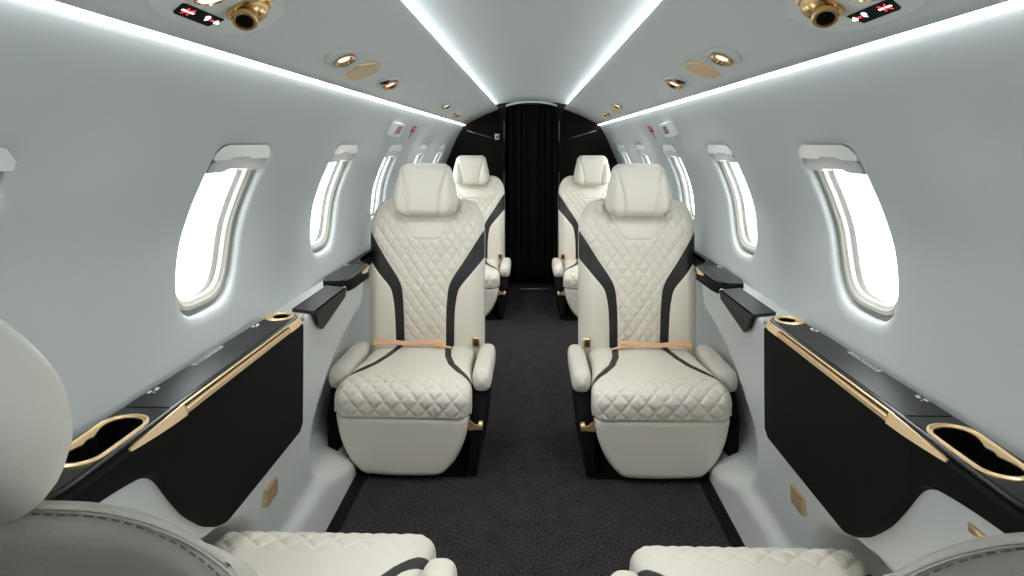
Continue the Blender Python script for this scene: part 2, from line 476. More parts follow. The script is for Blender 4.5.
for side in (-1, 1):
    for i in range(4):
        bm = bmesh.new()
        x = side * (.44 + i * .052); z = 1.135 - .002 * i
        bm_tube(bm, [(x, 5.738, z + .022), (x, 5.722, z + .022), (x, 5.716, z + .008), (x, 5.716, z - .012), (x, 5.702, z - .016), (x, 5.696, z)], [.007, .005, .004, .004, .004, .003], 6)
        o = link('coat_hook', from_bm('coat_hook', bm, [M['bulk']]))
        tag(o, 'black coat hook above the rear %s seat, %s from the curtain' % ('left' if side < 0 else 'right', ('first', 'second', 'third', 'fourth')[i]), 'hook', 'coat hooks on the bulkhead')
# small white placard on left wing
bm = bmesh.new(); bm_box(bm, -.310, -.268, 5.730, 5.740, 1.250, 1.300); bevel(bm, .002, 1)
e = link('placard', from_bm('placard', bm, [M['white']])); tag(e, 'small white placard with a red mark on the black bulkhead left of the curtain', 'placard')
bm = bmesh.new(); bm_box(bm, -.296, -.282, 5.7285, 5.7305, 1.262, 1.284); link('red_mark', from_bm('red_mark', bm, [M['red']], False), e)
# arched pelmet over the curtain
pts_o = [(x, EYE + .312 + .048 * (1 - (abs(x) / .25) ** 2.2) + .006) for x in [lerp(-.25, .25, i / 20) for i in range(21)]]
pts_i = [(x, z - .016) for x, z in pts_o[::-1]]
bm = bmesh.new(); bm_prism(bm, [(x, 5.70, z) for x, z in pts_o + pts_i], (0, .03, 0))
o = link('trim_8', from_bm('trim_8', bm, [M['psu']], False)); struct(o, 'pale arched rim above the curtain', 'trim')
# curtain
nx = 160; rings = []
for k in range(13):
    z = lerp(.012, 1.545, k / 12); r = []
    for i in range(nx + 1):
        x = lerp(-.232, .232, i / nx); ph = i / nx * 2 * PI * 8
        zz = min(z, EYE + .295 + .048 * (1 - (abs(x) / .25) ** 2.2))
        r.append((x + .006 * math.sin(2 * ph), 5.90 + .022 * math.sin(ph) + .008 * math.sin(.37 * ph + 1), zz))
    rings.append(r)
V, Fc = loft(rings, False, False)
me = fixn(mesh('curtain', V, Fc, [M['curtain']])); o = link('curtain', me)
sm = o.modifiers.new('thickness', 'SOLIDIFY'); sm.thickness = .003
tag(o, 'black pleated curtain closing the doorway at the cabin end', 'curtain')

# ------------------------------------------------------------------ seats
ZB, ZT, HW = .30, .973, .245       # backrest bottom, top, half width
CRX, CRZ, CEX, CEZ = .115, .173, .13, .80
XI = [(.30,.087),(.477,.089),(.56,.094),(.597,.100),(.637,.117),(.717,.168),(.821,.232),(.86,.258)]
XO = [(.30,.121),(.49,.126),(.56,.135),(.597,.147),(.652,.190),(.725,.250),(.80,.31)]
CN = 2.5
def ztop(x):
    a = abs(x)
    if a <= CEX: return ZT
    return CEZ + CRZ * max(0, 1 - ((a - CEX) / CRX) ** CN) ** (1 / CN)
def edge_d(x, z):
    a = abs(x); wz = HW - .012 * sstep(.6, .3, z)
    if z <= CEZ: return HW - a
    if a <= CEX: return CRX * (1 - (z - CEZ) / CRZ)
    return CRX * (1 - (((a - CEX) / CRX) ** CN + ((z - CEZ) / CRZ) ** CN) ** (1 / CN))
def neck_d(x, z):
    # signed distance (inside > 0) to the plain neck panel under the headrest
    a = abs(x)
    hwid = .054 + (z - .797) * .56
    return min(hwid - a, z - (.797 + .9 * max(0, a - .035) ** 1.3))
def groove(d, w): return math.exp(-(d / w) ** 2)
def quilt(x, z, sx=.044, sz=.062):
    a = x / sx + z / sz; b = x / sx - z / sz
    m = min(abs(math.sin(PI * a)), abs(math.sin(PI * b)))
    return .75 * (1 - math.exp(-(m / .26) ** 1.4)) + .25 * m
def backrest_mesh():
    nu, nv = 132, 190
    V = []; inl = []; Fc = []
    us = [math.sin(PI / 2 * (-1 + 2 * i / nu)) * .35 + (-1 + 2 * i / nu) * .65 for i in range(nu + 1)]
    R = .045
    def front(x, z):
        d = max(0, edge_d(x, z)); a = abs(x)
        kt = sstep(.80, .95, z); Rz = lerp(R, .024, kt)
        rnd = math.sqrt(max(0, 1 - (1 - min(1, d / Rz)) ** 2))
        y = -.045 + lerp(.045, .013, kt) * rnd
        y += .020 * sstep(.09, .20, a) * sstep(.85, .55, z) * sstep(0, .05, d)      # wings stand proud
        y += .014 * math.sin(PI * clamp((z - .34) / .40)) - .012 * sstep(.75, 1.0, z)  # lumbar and shoulder set-back
        xi, xo = smooth_table(XI, z), smooth_table(XO, z)
        st = min(a - xi, xo - a)
        nd = neck_d(x, z)
        if st > 0: y -= .0028 * sstep(0, .004, st)
        y -= .0035 * groove(a - xi, .0035) * sstep(.0, .03, d) + .003 * groove(a - xo, .0035) * sstep(.0, .03, d)
        if nd < 0 and a < xi:
            k = sstep(0, .010, -nd) * sstep(0, .010, xi - a) * sstep(.0, .04, d)
            y += .0072 * (quilt(x, z) - .55) * k
        if a < .14: y -= .006 * groove(nd, .0045) * sstep(.79, .80, z)
        return y, st
    for j in range(nv + 1):
        for i in range(nu + 1):
            x = us[i] * HW; z = lerp(ZB, ztop(x), j / nv)
            y, st = front(x, z)
            xx = x
            V.append((xx, y, z)); inl.append(st)
    nb = len(V); bu, bv = 44, 60
    def back(x, z):
        d = max(0, edge_d(x, z))
        rnd = math.sqrt(max(0, 1 - (1 - min(1, d / .022)) ** 2))
        y = -.052 - .016 * rnd - .012 * sstep(0, .12, d) - .012 * sstep(.9, .4, z)
        y += .0030 * groove(d - .003, .002)
        return y
    for j in range(bv + 1):
        for i in range(bu + 1):
            u = -1 + 2 * i / bu; u = math.sin(PI / 2 * u) * .35 + u * .65
            x = u * HW; z = lerp(ZB, ztop(x), j / bv)
            V.append((x, back(x, z), z)); inl.append(-1)
    for j in range(nv):
        for i in range(nu):
            a = j * (nu + 1) + i; Fc.append((a, a + 1, a + nu + 2, a + nu + 1))
    for j in range(bv):
        for i in range(bu):
            a = nb + j * (bu + 1) + i; Fc.append((a, a + bu + 1, a + bu + 2, a + 1))
    # rim joining front and back along the outline
    def rim(n, f):
        pts = []
        for k in range(n + 1): pts.append(f(k / n))
        return pts
    outline = []
    for k in range(41): outline.append((-HW, lerp(ZB, CEZ, k / 40)))
    for k in range(1, 25):
        t = PI - PI / 2 * k / 24; outline.append((-CEX - CRX * abs(math.cos(t)) ** (2 / CN), CEZ + CRZ * abs(math.sin(t)) ** (2 / CN)))
    for k in range(1, 11): outline.append((lerp(-CEX, CEX, k / 10), ZT))
    for k in range(1, 25):
        t = PI / 2 - PI / 2 * k / 24; outline.append((CEX + CRX * abs(math.cos(t)) ** (2 / CN), CEZ + CRZ * abs(math.sin(t)) ** (2 / CN)))
    for k in range(1, 41): outline.append((HW, lerp(CEZ, ZB, k / 40)))
    s = len(V)
    for x, z in outline:
        xx = x
        n = 1.0
        for yy, g in ((-.043 - .012 * sstep(.75, 1, z) , 1.0), (-.049, 1.006), (-.053, .994)):
            V.append((xx * g, yy, z + (g - 1) * .25)); inl.append(-1)
    for k in range(len(outline) - 1):
        for q in range(2):
            a = s + k * 3 + q; Fc.append((a, a + 1, a + 4, a + 3))
    # bottom
    return fixn(mesh('backrest', V, Fc, [M['two']], attr={'inlay': inl}))
def outline_pts(inset):
    pts = []
    hw = HW - inset
    for k in range(60): pts.append((-hw, lerp(.45, CEZ, k / 59)))
    for k in range(1, 60):
        t = PI - PI / 2 * k / 59; pts.append((-CEX - (CRX - inset) * abs(math.cos(t)) ** (2 / CN), CEZ + (CRZ - inset) * abs(math.sin(t)) ** (2 / CN)))
    for k in range(1, 50): pts.append((lerp(-CEX, CEX, k / 50), ZT - inset))
    return pts + [(-x, z) for x, z in pts[::-1][50:]]
def stitch_mesh():
    bm = bmesh.new(); pts = outline_pts(.0015); acc = 0.0; prev = None
    poly = [Vector((x, 0, z)) for x, z in pts]
    # resample into short dashes
    dash, gap = .0062, .0034; path = [poly[0]]
    for a, b in zip(poly, poly[1:]):
        n = max(1, int((b - a).length / .001))
        for i in range(1, n + 1): path.append(a.lerp(b, i / n))
    step = .001; i = 0; n = len(path)
    def yb(p):
        d = max(0, edge_d(p.x, p.z)); rnd = math.sqrt(max(0, 1 - (1 - min(1, d / .022)) ** 2))
        return -.052 - .016 * rnd - .012 * sstep(0, .12, d) - .012 * sstep(.9, .4, p.z)
    while i + 5 < n:
        a, b = path[i], path[i + 5]
        bm_tube(bm, [(a.x, yb(a) - .0004, a.z), (b.x, yb(b) - .0004, b.z)], .0007, 4)
        i += 8
    return from_bm('stitching', bm, [M['stitch']])
def headrest_mesh():
    # rounded block, wider at the lower third, centre panel set between two side bolsters
    nu, nv = 72, 64; V = []; Fc = []
    zb, zt = .902, 1.128
    def hw(z): return smooth_table([(zb, .112), (.925, .127), (.96, .1345), (1.0, .131), (1.06, .118), (zt, .103)], z)
    def y_at(u, v, sgn):
        z = lerp(zb, zt, v); x = u * hw(z)
        dx = (1 - abs(u)) * hw(z); dz = min(z - zb, zt - z)
        r = .032
        kx = math.sqrt(max(0, 1 - (1 - min(1, dx / r)) ** 2)); kz = math.sqrt(max(0, 1 - (1 - min(1, dz / r)) ** 2))
        k = kx * kz
        if sgn > 0:
            xc = lerp(.062, .102, clamp((z - .94) / .17) ** 1.6)
            y = .030 + .042 * k + .016 * math.sin(PI * v) 
            y -= .0085 * groove(abs(x) - xc, .0055) * min(1, k * 1.4)
            if abs(x) > xc: y += .008 * sstep(xc, xc + .03, abs(x)) * sstep(0, .03, dx)
            return x, y, z
        return x, .030 - .032 * k - .006 * math.sin(PI * v), z
    rc = .03
    for sgn in (1, -1):
        for j in range(nv + 1):
            for i in range(nu + 1):
                u = -1 + 2 * i / nu; v = .5 - .5 * math.cos(PI * j / nv) if False else j / nv
                x, y, z = y_at(u, v, sgn)
                # round the outline corners
                ax, az = abs(u) * hw(z), abs(z - (zb + zt) / 2)
                ex, ez = hw(z) - rc, (zt - zb) / 2 - rc
                if ax > ex and az > ez:
                    px, pz = ax - ex, az - ez; L = math.hypot(px, pz); m = max(px, pz)
                    if L > 1e-9:
                        s = m / L; x = math.copysign(ex + px * s, x); z = (zb + zt) / 2 + math.copysign(ez + pz * s, z - (zb + zt) / 2)
                V.append((x, y, z))
    per = (nu + 1) * (nv + 1)
    for s in (0, 1):
        for j in range(nv):
            for i in range(nu):
                a = s * per + j * (nu + 1) + i
                f = (a, a + 1, a + nu + 2, a + nu + 1); Fc.append(f if s == 0 else f[::-1])
    b = [i for i in range(nu + 1)] + [j * (nu + 1) + nu for j in range(1, nv + 1)] + [nv * (nu + 1) + i for i in range(nu - 1, -1, -1)] + [j * (nu + 1) for j in range(nv - 1, 0, -1)]
    for k in range(len(b)):
        k2 = (k + 1) % len(b); Fc.append((b[k], b[k2], per + b[k2], per + b[k]))
    return fixn(mesh('headrest', V, Fc, [M['cream']]))
def post_mesh():
    bm = bmesh.new()
    bm_tube(bm, [(0, -.062, .86), (0, -.052, .95)], .010, 10)
    return from_bm('headrest_post', bm, [M['black']])
# seat cushion
CPATH = []
for k in range(26): CPATH.append((lerp(-.245, .215, k / 25), .338 + .012 * math.sin(PI * (k / 25) ** .8) * .9))
for k in range(1, 13):
    t = PI / 2 * k / 12; CPATH.append((.215 + .062 * math.sin(t), .338 - .056 * (1 - math.cos(t))))
for k in range(1, 8): CPATH.append((.277 - .006 * (k / 7) ** 2, .282 - .052 * k / 7))
CST = [(-.245, .104), (-.16, .106), (-.06, .120), (.03, .146), (.10, .185), (.15, .226), (.18, .258)]
def cushion_mesh():
    # resample the path evenly
    P = [Vector((0, y, z)) for y, z in CPATH]; L = [0]
    for a, b in zip(P, P[1:]): L.append(L[-1] + (b - a).length)
    NV, NU = 170, 120; V = []; inl = []; Fc = []
    def at(s):
        for i in range(len(P) - 1):
            if s <= L[i + 1] + 1e-9:
                t = (s - L[i]) / (L[i + 1] - L[i]); return P[i].lerp(P[i + 1], t)
        return P[-1].copy()
    tot = L[-1]; sfront = tot
    line = [(y, x) for y, x in CST]
    def st_dist(x, y):
        best = 9
        a = abs(x)
        for (ya, xa), (yb, xb) in zip(line, line[1:]):
            dx, dy = xb - xa, yb - ya; t = clamp(((a - xa) * dx + (y - ya) * dy) / (dx * dx + dy * dy))
            best = min(best, math.hypot(a - xa - t * dx, y - ya - t * dy))
        return best
    w_of = lambda y: lerp(.212, .242, sstep(-.1, .24, y))
    r = .045
    for j in range(NV + 1):
        s = tot * j / NV; p = at(s); q0, q1 = at(max(0, s - .01)), at(min(tot, s + .01))
        t = (q1 - q0).normalized(); n = Vector((0, -t.z, t.y))
        if n.z < 0 and t.y > 0: n = -n
        w = w_of(p.y) - .006 * sstep(tot - .05, tot, s)
        for i in range(NU + 1):
            u = -1 + 2 * i / NU; u = .6 * u + .4 * math.sin(PI / 2 * u)
            x = u * w; a = abs(x)
            e = clamp((a - (w - r)) / r); off = -r * .8 * (1 - math.sqrt(max(0, 1 - e * e)))
            sd = st_dist(x, p.y) if p.y < .22 else 9
            top = s < .46
            if top:
                off -= .003 * groove(sd - .0125, .003)
                # crown of the cushion between the inlays
                off += .006 * (1 - (x / w) ** 2) 
            fr = tot - s
            band = sstep(.215, .185, fr)
            off += .0065 * (quilt(x, s, .060, .068) - .55) * band * sstep(0, .03, w - a) * (sstep(.012, .03, sd)) * sstep(0, .012, fr)
            V.append(Vector((x, p.y, p.z)) + n * off); inl.append(.0125 - sd if top else -1)
    # close with skirts: lower rim pulled in under the cushion
    nf = NU + 1
    for j in range(NV):
        for i in range(NU):
            a = j * nf + i; Fc.append((a, a + 1, a + nf + 1, a + nf))
    def skirt(idx, mapf):
        s = len(V)
        for k in idx: V.append(mapf(V[k])); inl.append(-1)
        for k in range(len(idx) - 1): Fc.append((idx[k], idx[k + 1], s + k + 1, s + k))
    for i in (0, NU):
        idx = [j * nf + i for j in range(NV + 1)]
        skirt(idx, lambda v: Vector((v.x * 1.002, min(v.y, .262), .236)))
    skirt([NV * nf + i for i in range(NU + 1)], lambda v: Vector((v.x * .99, v.y - .05, .228)))
    return fixn(mesh('seat_cushion', V, Fc, [M['two']], attr={'inlay': inl}))
def leg_panel_mesh():
    nu, nv = 48, 40; V = []; Fc = []
    zt, zb = .226, .014
    HT = [(zb, .112), (.022, .140), (.04, .163), (.07, .187), (.11, .208), (.16, .225), (zt, .237)]
    for sgn in (1, -1):
        for j in range(nv + 1):
            z = lerp(zb, zt, j / nv); w = smooth_table(HT, z)
            for i in range(nu + 1):
                u = -1 + 2 * i / nu; u = .5 * u + .5 * math.sin(PI / 2 * u); x = u * w
                d = min((1 - abs(u)) * w, (z - zb) * .9 + .002, zt - z + .004)
                k = math.sqrt(max(0, 1 - (1 - min(1, d / .022)) ** 2))
                y = (.232 + .024 * k + .008 * (1 - u * u) + .006 * (z / zt)) if sgn > 0 else .228
                V.append((x, y, z))
    per = (nu + 1) * (nv + 1)
    for s in (0, 1):
        for j in range(nv):
            for i in range(nu):
                a = s * per + j * (nu + 1) + i; f = (a, a + 1, a + nu + 2, a + nu + 1); Fc.append(f if s == 0 else f[::-1])
    b = [i for i in range(nu + 1)] + [j * (nu + 1) + nu for j in range(1, nv + 1)] + [nv * (nu + 1) + i for i in range(nu - 1, -1, -1)] + [j * (nu + 1) for j in range(nv - 1, 0, -1)]
    for k in range(len(b)):
        k2 = (k + 1) % len(b); Fc.append((b[k], b[k2], per + b[k2], per + b[k]))
    return fixn(mesh('leg_panel', V, Fc, [M['cream']]))
def arm_mesh(sx):
    # bullet-shaped padded arm, rounded at the front, tapering to the back
    rings = []; N = 28
    for k in range(25):
        t = k / 24; y = lerp(-.235, .148, t)
        f = math.sqrt(max(0, 1 - max(0, (t - .86) / .14) ** 2)) if t > .86 else 1
        f = max(f, .03); f *= lerp(.90, 1.0, sstep(0, .3, t))
        if t < .06: f *= lerp(.5, 1, sstep(0, .06, t) ** .5)
        hwid, hh = .036 * f, .046 * f * lerp(.92, 1.0, t); zc = .322 - .006 * t
        r = []
        for q in range(N):
            a = 2 * PI * q / N; c, s = math.cos(a), math.sin(a); n = 2.8
            rr = (abs(c) ** n + abs(s) ** n) ** (-1 / n)
            r.append((sx * .266 + hwid * rr * c + .006 * sx * (-.5 + t), y, zc + hh * rr * s))
        rings.append(r)
    V, Fc = loft(rings); return fixn(mesh('armrest', V, Fc, [M['cream']]))
def shroud_mesh(sx):
    bm = bmesh.new()
    prof = [(-.22, .010), (.225, .010), (.235, .05), (.195, .19), (.120, .278), (-.225, .286), (-.235, .05)]
    a = []
    for (x0, x1) in ((.236, .262),):
        outer = []
        for y, z in prof:
            outer.append((sx * (x1 + .030 * sstep(.0, .28, z)), y, z))
        inner = [(sx * x0, y, z) for y, z in prof]
        va = [bm.verts.new(p) for p in outer]; vb = [bm.verts.new(p) for p in inner]
        bm.faces.new(va); bm.faces.new(vb[::-1]); n = len(va)
        for i in range(n): bm.faces.new((va[i], va[(i+1) % n], vb[(i+1) % n], vb[i]))
    bevel(bm, .010, 3)
    return sharp(from_bm('side_shroud', bm, [M['black']]), 60)
def base_mesh():
    bm = bmesh.new(); bm_box(bm, -.225, .225, -.21, .226, .0, .018); bm_box(bm, -.20, .20, -.20, .222, .018, .228)
    bm_box(bm, -.215, .215, -.235, .16, .205, .236)
    bevel(bm, .006, 2); return sharp(from_bm('base', bm, [M['black']]), 60)
def lever_meshes(sx):
    bm = bmesh.new()
    bm_prism(bm, [(sx * .232, .215, .172), (sx * .262, .215, .176), (sx * .274, .215, .178), (sx * .274, .215, .187), (sx * .252, .215, .192), (sx * .240, .215, .205), (sx * .232, .215, .205)], (0, .014, 0))
    bevel(bm, .003, 2); lev = sharp(from_bm('recline_lever', bm, [M['gold']]), 60)
    bm = bmesh.new()
    bm_tube(bm, [(sx * .266, .190, .176), (sx * .280, .190, .176)], .018, 20)
    bevel(bm, .002, 2); pl = sharp(from_bm('lever_plate', bm, [M['gold']]), 60)
    return lev, pl
def belt_meshes(sx):
    # lap strap lying across the back of the cushion; sx = aisle side
    bm = bmesh.new(); top = []; bot = []
    for k in range(25):
        t = k / 24; x = sx * lerp(-.205, .088, t)
        z = .368 + .004 * math.sin(3 * PI * t) - .004 * abs(2 * t - 1) ** 3; tw = .012 + .010 * abs(1 - 2 * t) ** 2
        y = -.170 + .006 * math.sin(2.2 * PI * t)
        top.append((x, y - .010, z + tw * .8)); bot.append((x, y + .012, z - tw * .25 + .002))
    rings = []
    for p, q in zip(top, bot):
        P, Q = Vector(p), Vector(q); n = Vector((0, P.z - Q.z, Q.y - P.y)).normalized() * .0014
        rings.append([P + n, P - n, Q - n, Q + n])
    V, Fc = loft(rings); bm.free()
    strap = sharp(fixn(mesh('seat_belt', V, Fc, [M['strap']])), 40)
    bm = bmesh.new()
    bm_box(bm, sx * .062 - .020, sx * .062 + .020, -.188, -.160, .358, .374)
    bevel(bm, .004, 2)
    bm_tube(bm, [(sx * .080, -.165, .362), (sx * .125, -.150, .356)], [.007, .004], 8)
    bm_tube(bm, [(sx * .030, -.170, .364), (sx * .062, -.165, .362)], [.003, .006], 8)
    buckle = sharp(from_bm('belt_buckle', bm, [M['gold']]), 60)
    bm = bmesh.new()
    bm_box(bm, sx * .218 - .017, sx * .218 + .017, -.196, -.184, .350, .394)
    bevel(bm, .003, 2)
    rec = from_bm('belt_receiver', bm, [M['gold']])
    bm = bmesh.new(); bm_box(bm, sx * .218 - .011, sx * .218 + .011, -.1845, -.1800, .358, .388); bevel(bm, .002, 1)
    face = from_bm('receiver_face', bm, [M['char']])
    return strap, buckle, rec, face
SM = {'back': backrest_mesh(), 'stitch': stitch_mesh(), 'head': headrest_mesh(), 'post': post_mesh(), 'cush': cushion_mesh(),
      'leg': leg_panel_mesh(), 'arm': {1: arm_mesh(1), -1: arm_mesh(-1)}, 'shr': {1: shroud_mesh(1), -1: shroud_mesh(-1)}, 'base': base_mesh(),
      'lev': {1: lever_meshes(1), -1: lever_meshes(-1)}, 'belt': {1: belt_meshes(1), -1: belt_meshes(-1)}}
def make_seat(X, Y, facing, aisle, label, recline=0.0, back_shift=(0, 0), head_tilt=0.0, head_up=0.0, turn=0.0):
    # facing -1: towards the camera, +1: away; aisle = local x side of the aisle
    e = empty('cabin_seat', (X, Y, 0), (PI if facing < 0 else 0) + turn)
    e.scale = (1.03, 1, 1)
    tag(e, label, 'seat', 'cream leather cabin seats')
    link('base', SM['base'], e)
    for s in (-1, 1):
        link('side_shroud', SM['shr'][s], e); link('armrest', SM['arm'][s], e)
    link('seat_cushion', SM['cush'], e); link('leg_panel', SM['leg'], e)
    lev, pl = SM['lev'][aisle]
    l = link('recline_lever', lev, e); l['label'] = 'gold recline lever'
    link('lever_plate', pl, l)
    strap, buckle, rec, face = SM['belt'][aisle]
    b = link('seat_belt', strap, e); b['label'] = 'tan lap strap'; link('belt_buckle', buckle, b)
    r = link('belt_receiver', rec, e); link('receiver_face', face, r)
    # back pivots near the cushion's rear
    py, pz = -.225, .36
    rot = Matrix.Rotation(recline, 4, 'X')
    T = Matrix.Translation((0, py + back_shift[0], pz + back_shift[1])) @ rot @ Matrix.Translation((0, 0, -pz))
    bk = link('backrest', SM['back'], e); bk.matrix_local = T
    st = link('stitching', SM['stitch'], bk)
    hp = Matrix.Translation((0, -.055 - head_up, .93 + head_up)) @ Matrix.Rotation(head_tilt, 4, 'X') @ Matrix.Translation((0, .03, -.93))
    hd = link('headrest', SM['head'], e); hd.matrix_local = T @ hp
    for s in (-1, 1): link('headrest_post', SM['post'], bk, (s * .05, -head_up, head_up))
    return e
SX = .463; TN = math.radians(1.3)
make_seat(-SX, 2.705, -1, -1, 'cream quilted leather seat facing us on the left, nearer of that side', .03, turn=-TN)
make_seat(SX, 2.705, -1, 1, 'cream quilted leather seat facing us on the right, nearer of that side', .03, turn=TN)
make_seat(-SX, 4.93, -1, -1, 'rear cream leather seat just left of the black curtain, half hidden', .03, turn=-TN)
make_seat(SX, 4.93, -1, 1, 'rear cream leather seat just right of the black curtain, half hidden', .03, turn=TN)
make_seat(-SX, 1.285, 1, 1, 'cream leather seat turned away in the lower left corner, headrest showing', math.radians(28), (-.263, .083), math.radians(14), .042)
make_seat(SX, 1.255, 1, -1, 'cream leather seat turned away in the lower right corner, headrest mostly cropped', math.radians(27), (-.275, .085), math.radians(14), .042)

# ------------------------------------------------------------------ side consoles with stowed tables
ZL = EYE - .460
def cut(objs, cutter_me):
    # real openings: subtract the cup wells from the parts they pass through
    c = bpy.data.objects.new('cutter', cutter_me); COL.objects.link(c)
    for o in objs:
        c.parent = o.parent
        md = o.modifiers.new('well', 'BOOLEAN'); md.operation = 'DIFFERENCE'; md.object = c; md.solver = 'EXACT'
    dg = bpy.context.evaluated_depsgraph_get(); dg.update()
    new = [bpy.data.meshes.new_from_object(o.evaluated_get(dg)) for o in objs]
    for o, m in zip(objs, new): o.modifiers.clear(); o.data = m
    bpy.data.objects.remove(c)
def instruction(put, side, y0, xo, inv):
    bm = bmesh.new()
    xw = xo(1.45) - .004
    bm_box(bm, *sorted((side * (xw - .011), side * xw)), 1.40 + y0, 1.53 + y0, ZL + .001, ZL + .0016)
    lab = put('instruction_label', from_bm('instruction_label', bm, [M['greyprint']], False))
    bm = bmesh.new()
    rnd = random.Random(3)
    for row in range(3):
        yv = 1.408
        while yv < 1.52:
            wd = rnd.uniform(.006, .016); x0 = xw - .0095 + row * .0033
            bm_box(bm, *sorted((side * x0, side * (x0 + .0014))), yv + y0, min(yv + wd, 1.524) + y0, ZL + .0016, ZL + .0020); yv += wd + .004
    m = from_bm('print', bm, [M['lid']], False); m.transform(inv); link('print', m, lab)
def console(side, y0, cups, label, names):
    e = empty('side_console', (side * .66, 1.40 + y0, .45)); tag(e, label, 'console', 'side consoles with stowed tables')
    inv = Matrix.Translation((-side * .66, -1.40 - y0, -.45))
    def put(name, me, parent=None):
        me.transform(inv if parent is None else Matrix.Identity(4))
        return link(name, me, parent or e)
    S = lambda x, y, z: (side * x, y + y0, z)
    ZBT = [(.8, .712), (1.1, .706), (2, .69)] if not cups else [(.86, .705), (.95, .700), (1.05, .686), (1.095, .672), (1.125, .650), (1.171, .600), (1.229, .540), (1.292, .488), (1.335, .458), (1.362, .447), (1.39, .445), (1.95, .445)]
    def xo(y): return smooth_table([(.82, .722), (1.0, .716), (1.3, .714), (1.7, .708), (1.82, .702), (1.89, .69)], y)
    YE = 1.848 if cups else 1.75
    def nose(y):  # rounding of both ends in plan
        a = clamp((y - .82) / .10); b = clamp((YE - y) / .05)
        return math.sqrt(max(0.0, 1 - (1 - a) ** 2)), math.sqrt(max(0.0, 1 - (1 - b) ** 2))
    def q(x, y):   # plan curve of the aisle side: rounded ends, and on the short consoles a sweep back behind the seat
        na, nb = nose(y)
        if not cups: x = lerp(x, .695, sstep(1.12, 1.30, y))
        return lerp(.664, x, na * max(nb, .35))
    ys = [.821, .826, .835, .85, .87, .89, .92] + [lerp(.95, 1.42, i / 40) for i in range(41)] + [1.5, 1.6, 1.7, 1.74, 1.78, YE - .05, YE - .04, YE - .03, YE - .02, YE - .012, YE - .006, YE - .002, YE - .0002]
    ys = sorted(set(y for y in ys if y < YE) | {lerp(YE - .3, YE, i / 20) - .0002 for i in range(21)})
    rings = []
    for y in ys:
        na, nb = nose(y); k = na * max(nb, .35); zb = smooth_table(ZBT, y); X0 = xo(y)
        mid = .662
        xi = lambda x: q(x, y) if x < .65 else lerp(mid, x, k)
        zt = ZL - .004
        r = [S(xi(X0), y, zt), S(xi(.636), y, zt), S(xi(.6285), y, zt - .003), S(xi(.6225), y, zt - .005), S(xi(.616), y, zt - .030),
             S(xi(.616), y, max(zb, zt - .9) if zb < zt - .05 else zb + .0), S(xi(.630), y, zb - .006), S(xi(X0), y, zb - .006)]
        # keep the fascia rows above the underside on the thin end
        r[4] = S(xi(.616), y, max(zt - .012, zb + .004))
        rings.append(r)
    V, Fc = loft(rings); me = fixn(mesh('console_body', V, Fc, [M['black']])); sharp(me, 32); body = put('body', me)
    # lid: satin black top panel
    def plate(yL, z0, z1, f_in, f_out, m, nm, bev=.002):
        bm = bmesh.new(); pts = [S(f_in(y), y, z0) for y in yL] + [S(f_out(y), y, z0) for y in yL[::-1]]
        bm_prism(bm, pts, (0, 0, z1 - z0)); bevel(bm, bev, 2, 40); return sharp(from_bm(nm, bm, [m]), 45)
    put('lid', plate([lerp(1.176, YE - .09, i / 16) for i in range(17)], ZL - .006, ZL + .001, lambda y: q(.6325, y), lambda y: xo(y) - .002, M['lid'], 'lid'))
    # glossy end caps
    ya = [lerp(.835, 1.172, i / 20) for i in range(21)]
    def cap_in(y): k = nose(y)[0]; return lerp(.672, .630, k)
    def cap_out(y): k = nose(y)[0]; return lerp(.662, xo(y) - .001, k)
    cap_a = put('end_cap', plate(ya, ZL - .006, ZL + .0005, cap_in, cap_out, M['gloss'], 'end_cap'))
    yb = [lerp(YE - .086, YE - .0015, i / 14) for i in range(15)]
    def cb_in(y): k = max(nose(y)[1], .0); return q(.632, y)
    def cb_out(y): k = max(nose(y)[1], .0); return lerp(.668, xo(y) - .001, k)
    cap_b = put('end_cap', plate(yb, ZL - .006, ZL + .0005, cb_in, cb_out, M['gloss'], 'end_cap'))
    # glossy rounded fascia above the gold strip
    rings = []
    yend = YE - .012
    for y in [lerp(.85, yend, i / 48) for i in range(49)]:
        rings.append([S(q(x, y), y, z) for x, z in ((.6325, ZL), (.6275, ZL - .0005), (.6230, ZL - .002), (.6215, ZL - .0045), (.6325, ZL - .0045))])
    V, Fc = loft(rings); put('fascia', sharp(fixn(mesh('fascia', V, Fc, [M['gloss']])), 50))
    # gold pull strip with a long finger slot
    def sec(y, xt, zt, xb, zb2): return [S(q(xt, y), y, ZL + zt), S(q(xb, y), y, ZL + zb2), S(q(.6245, y), y, ZL + zb2 - .001), S(q(.6245, y), y, ZL + zt + .0005)]
    e1 = []
    for y, f in ((1.035, .02), (1.06, .25), (1.10, .55), (1.15, .85), (1.20, 1.0)): e1.append(sec(y, lerp(.6175, .6195, f), lerp(-.010, -.003, f), lerp(.616, .6125, f), lerp(-.0130, -.0225, f)))
    for y in [lerp(1.201, YE - .125, i / 12) for i in range(13)]: e1.append(sec(y, .6130, -.0105, .6125, -.0190))
    for y in [YE - .124, YE - .10, YE - .08, YE - .06, YE - .04, YE - .025, YE - .014]: e1.append(sec(y, .6195, -.003, .6125, -.0205 + .006 * sstep(YE - .06, YE - .014, y)))
    V, Fc = loft(e1); g = put('pull_strip', sharp(fixn(mesh('pull_strip', V, Fc, [M['goldm']])), 30)); g['label'] = 'brushed gold pull strip'
    def sub(nm, me, par): me.transform(inv); return link(nm, me, par)
    V, Fc = loft([sec(y, .6200, -.0025, .6195, -.0045) for y in [lerp(1.19, YE - .11, i / 12) for i in range(13)]])
    sub('strip_rim', sharp(fixn(mesh('strip_rim', V, Fc, [M['goldm']])), 30), g)
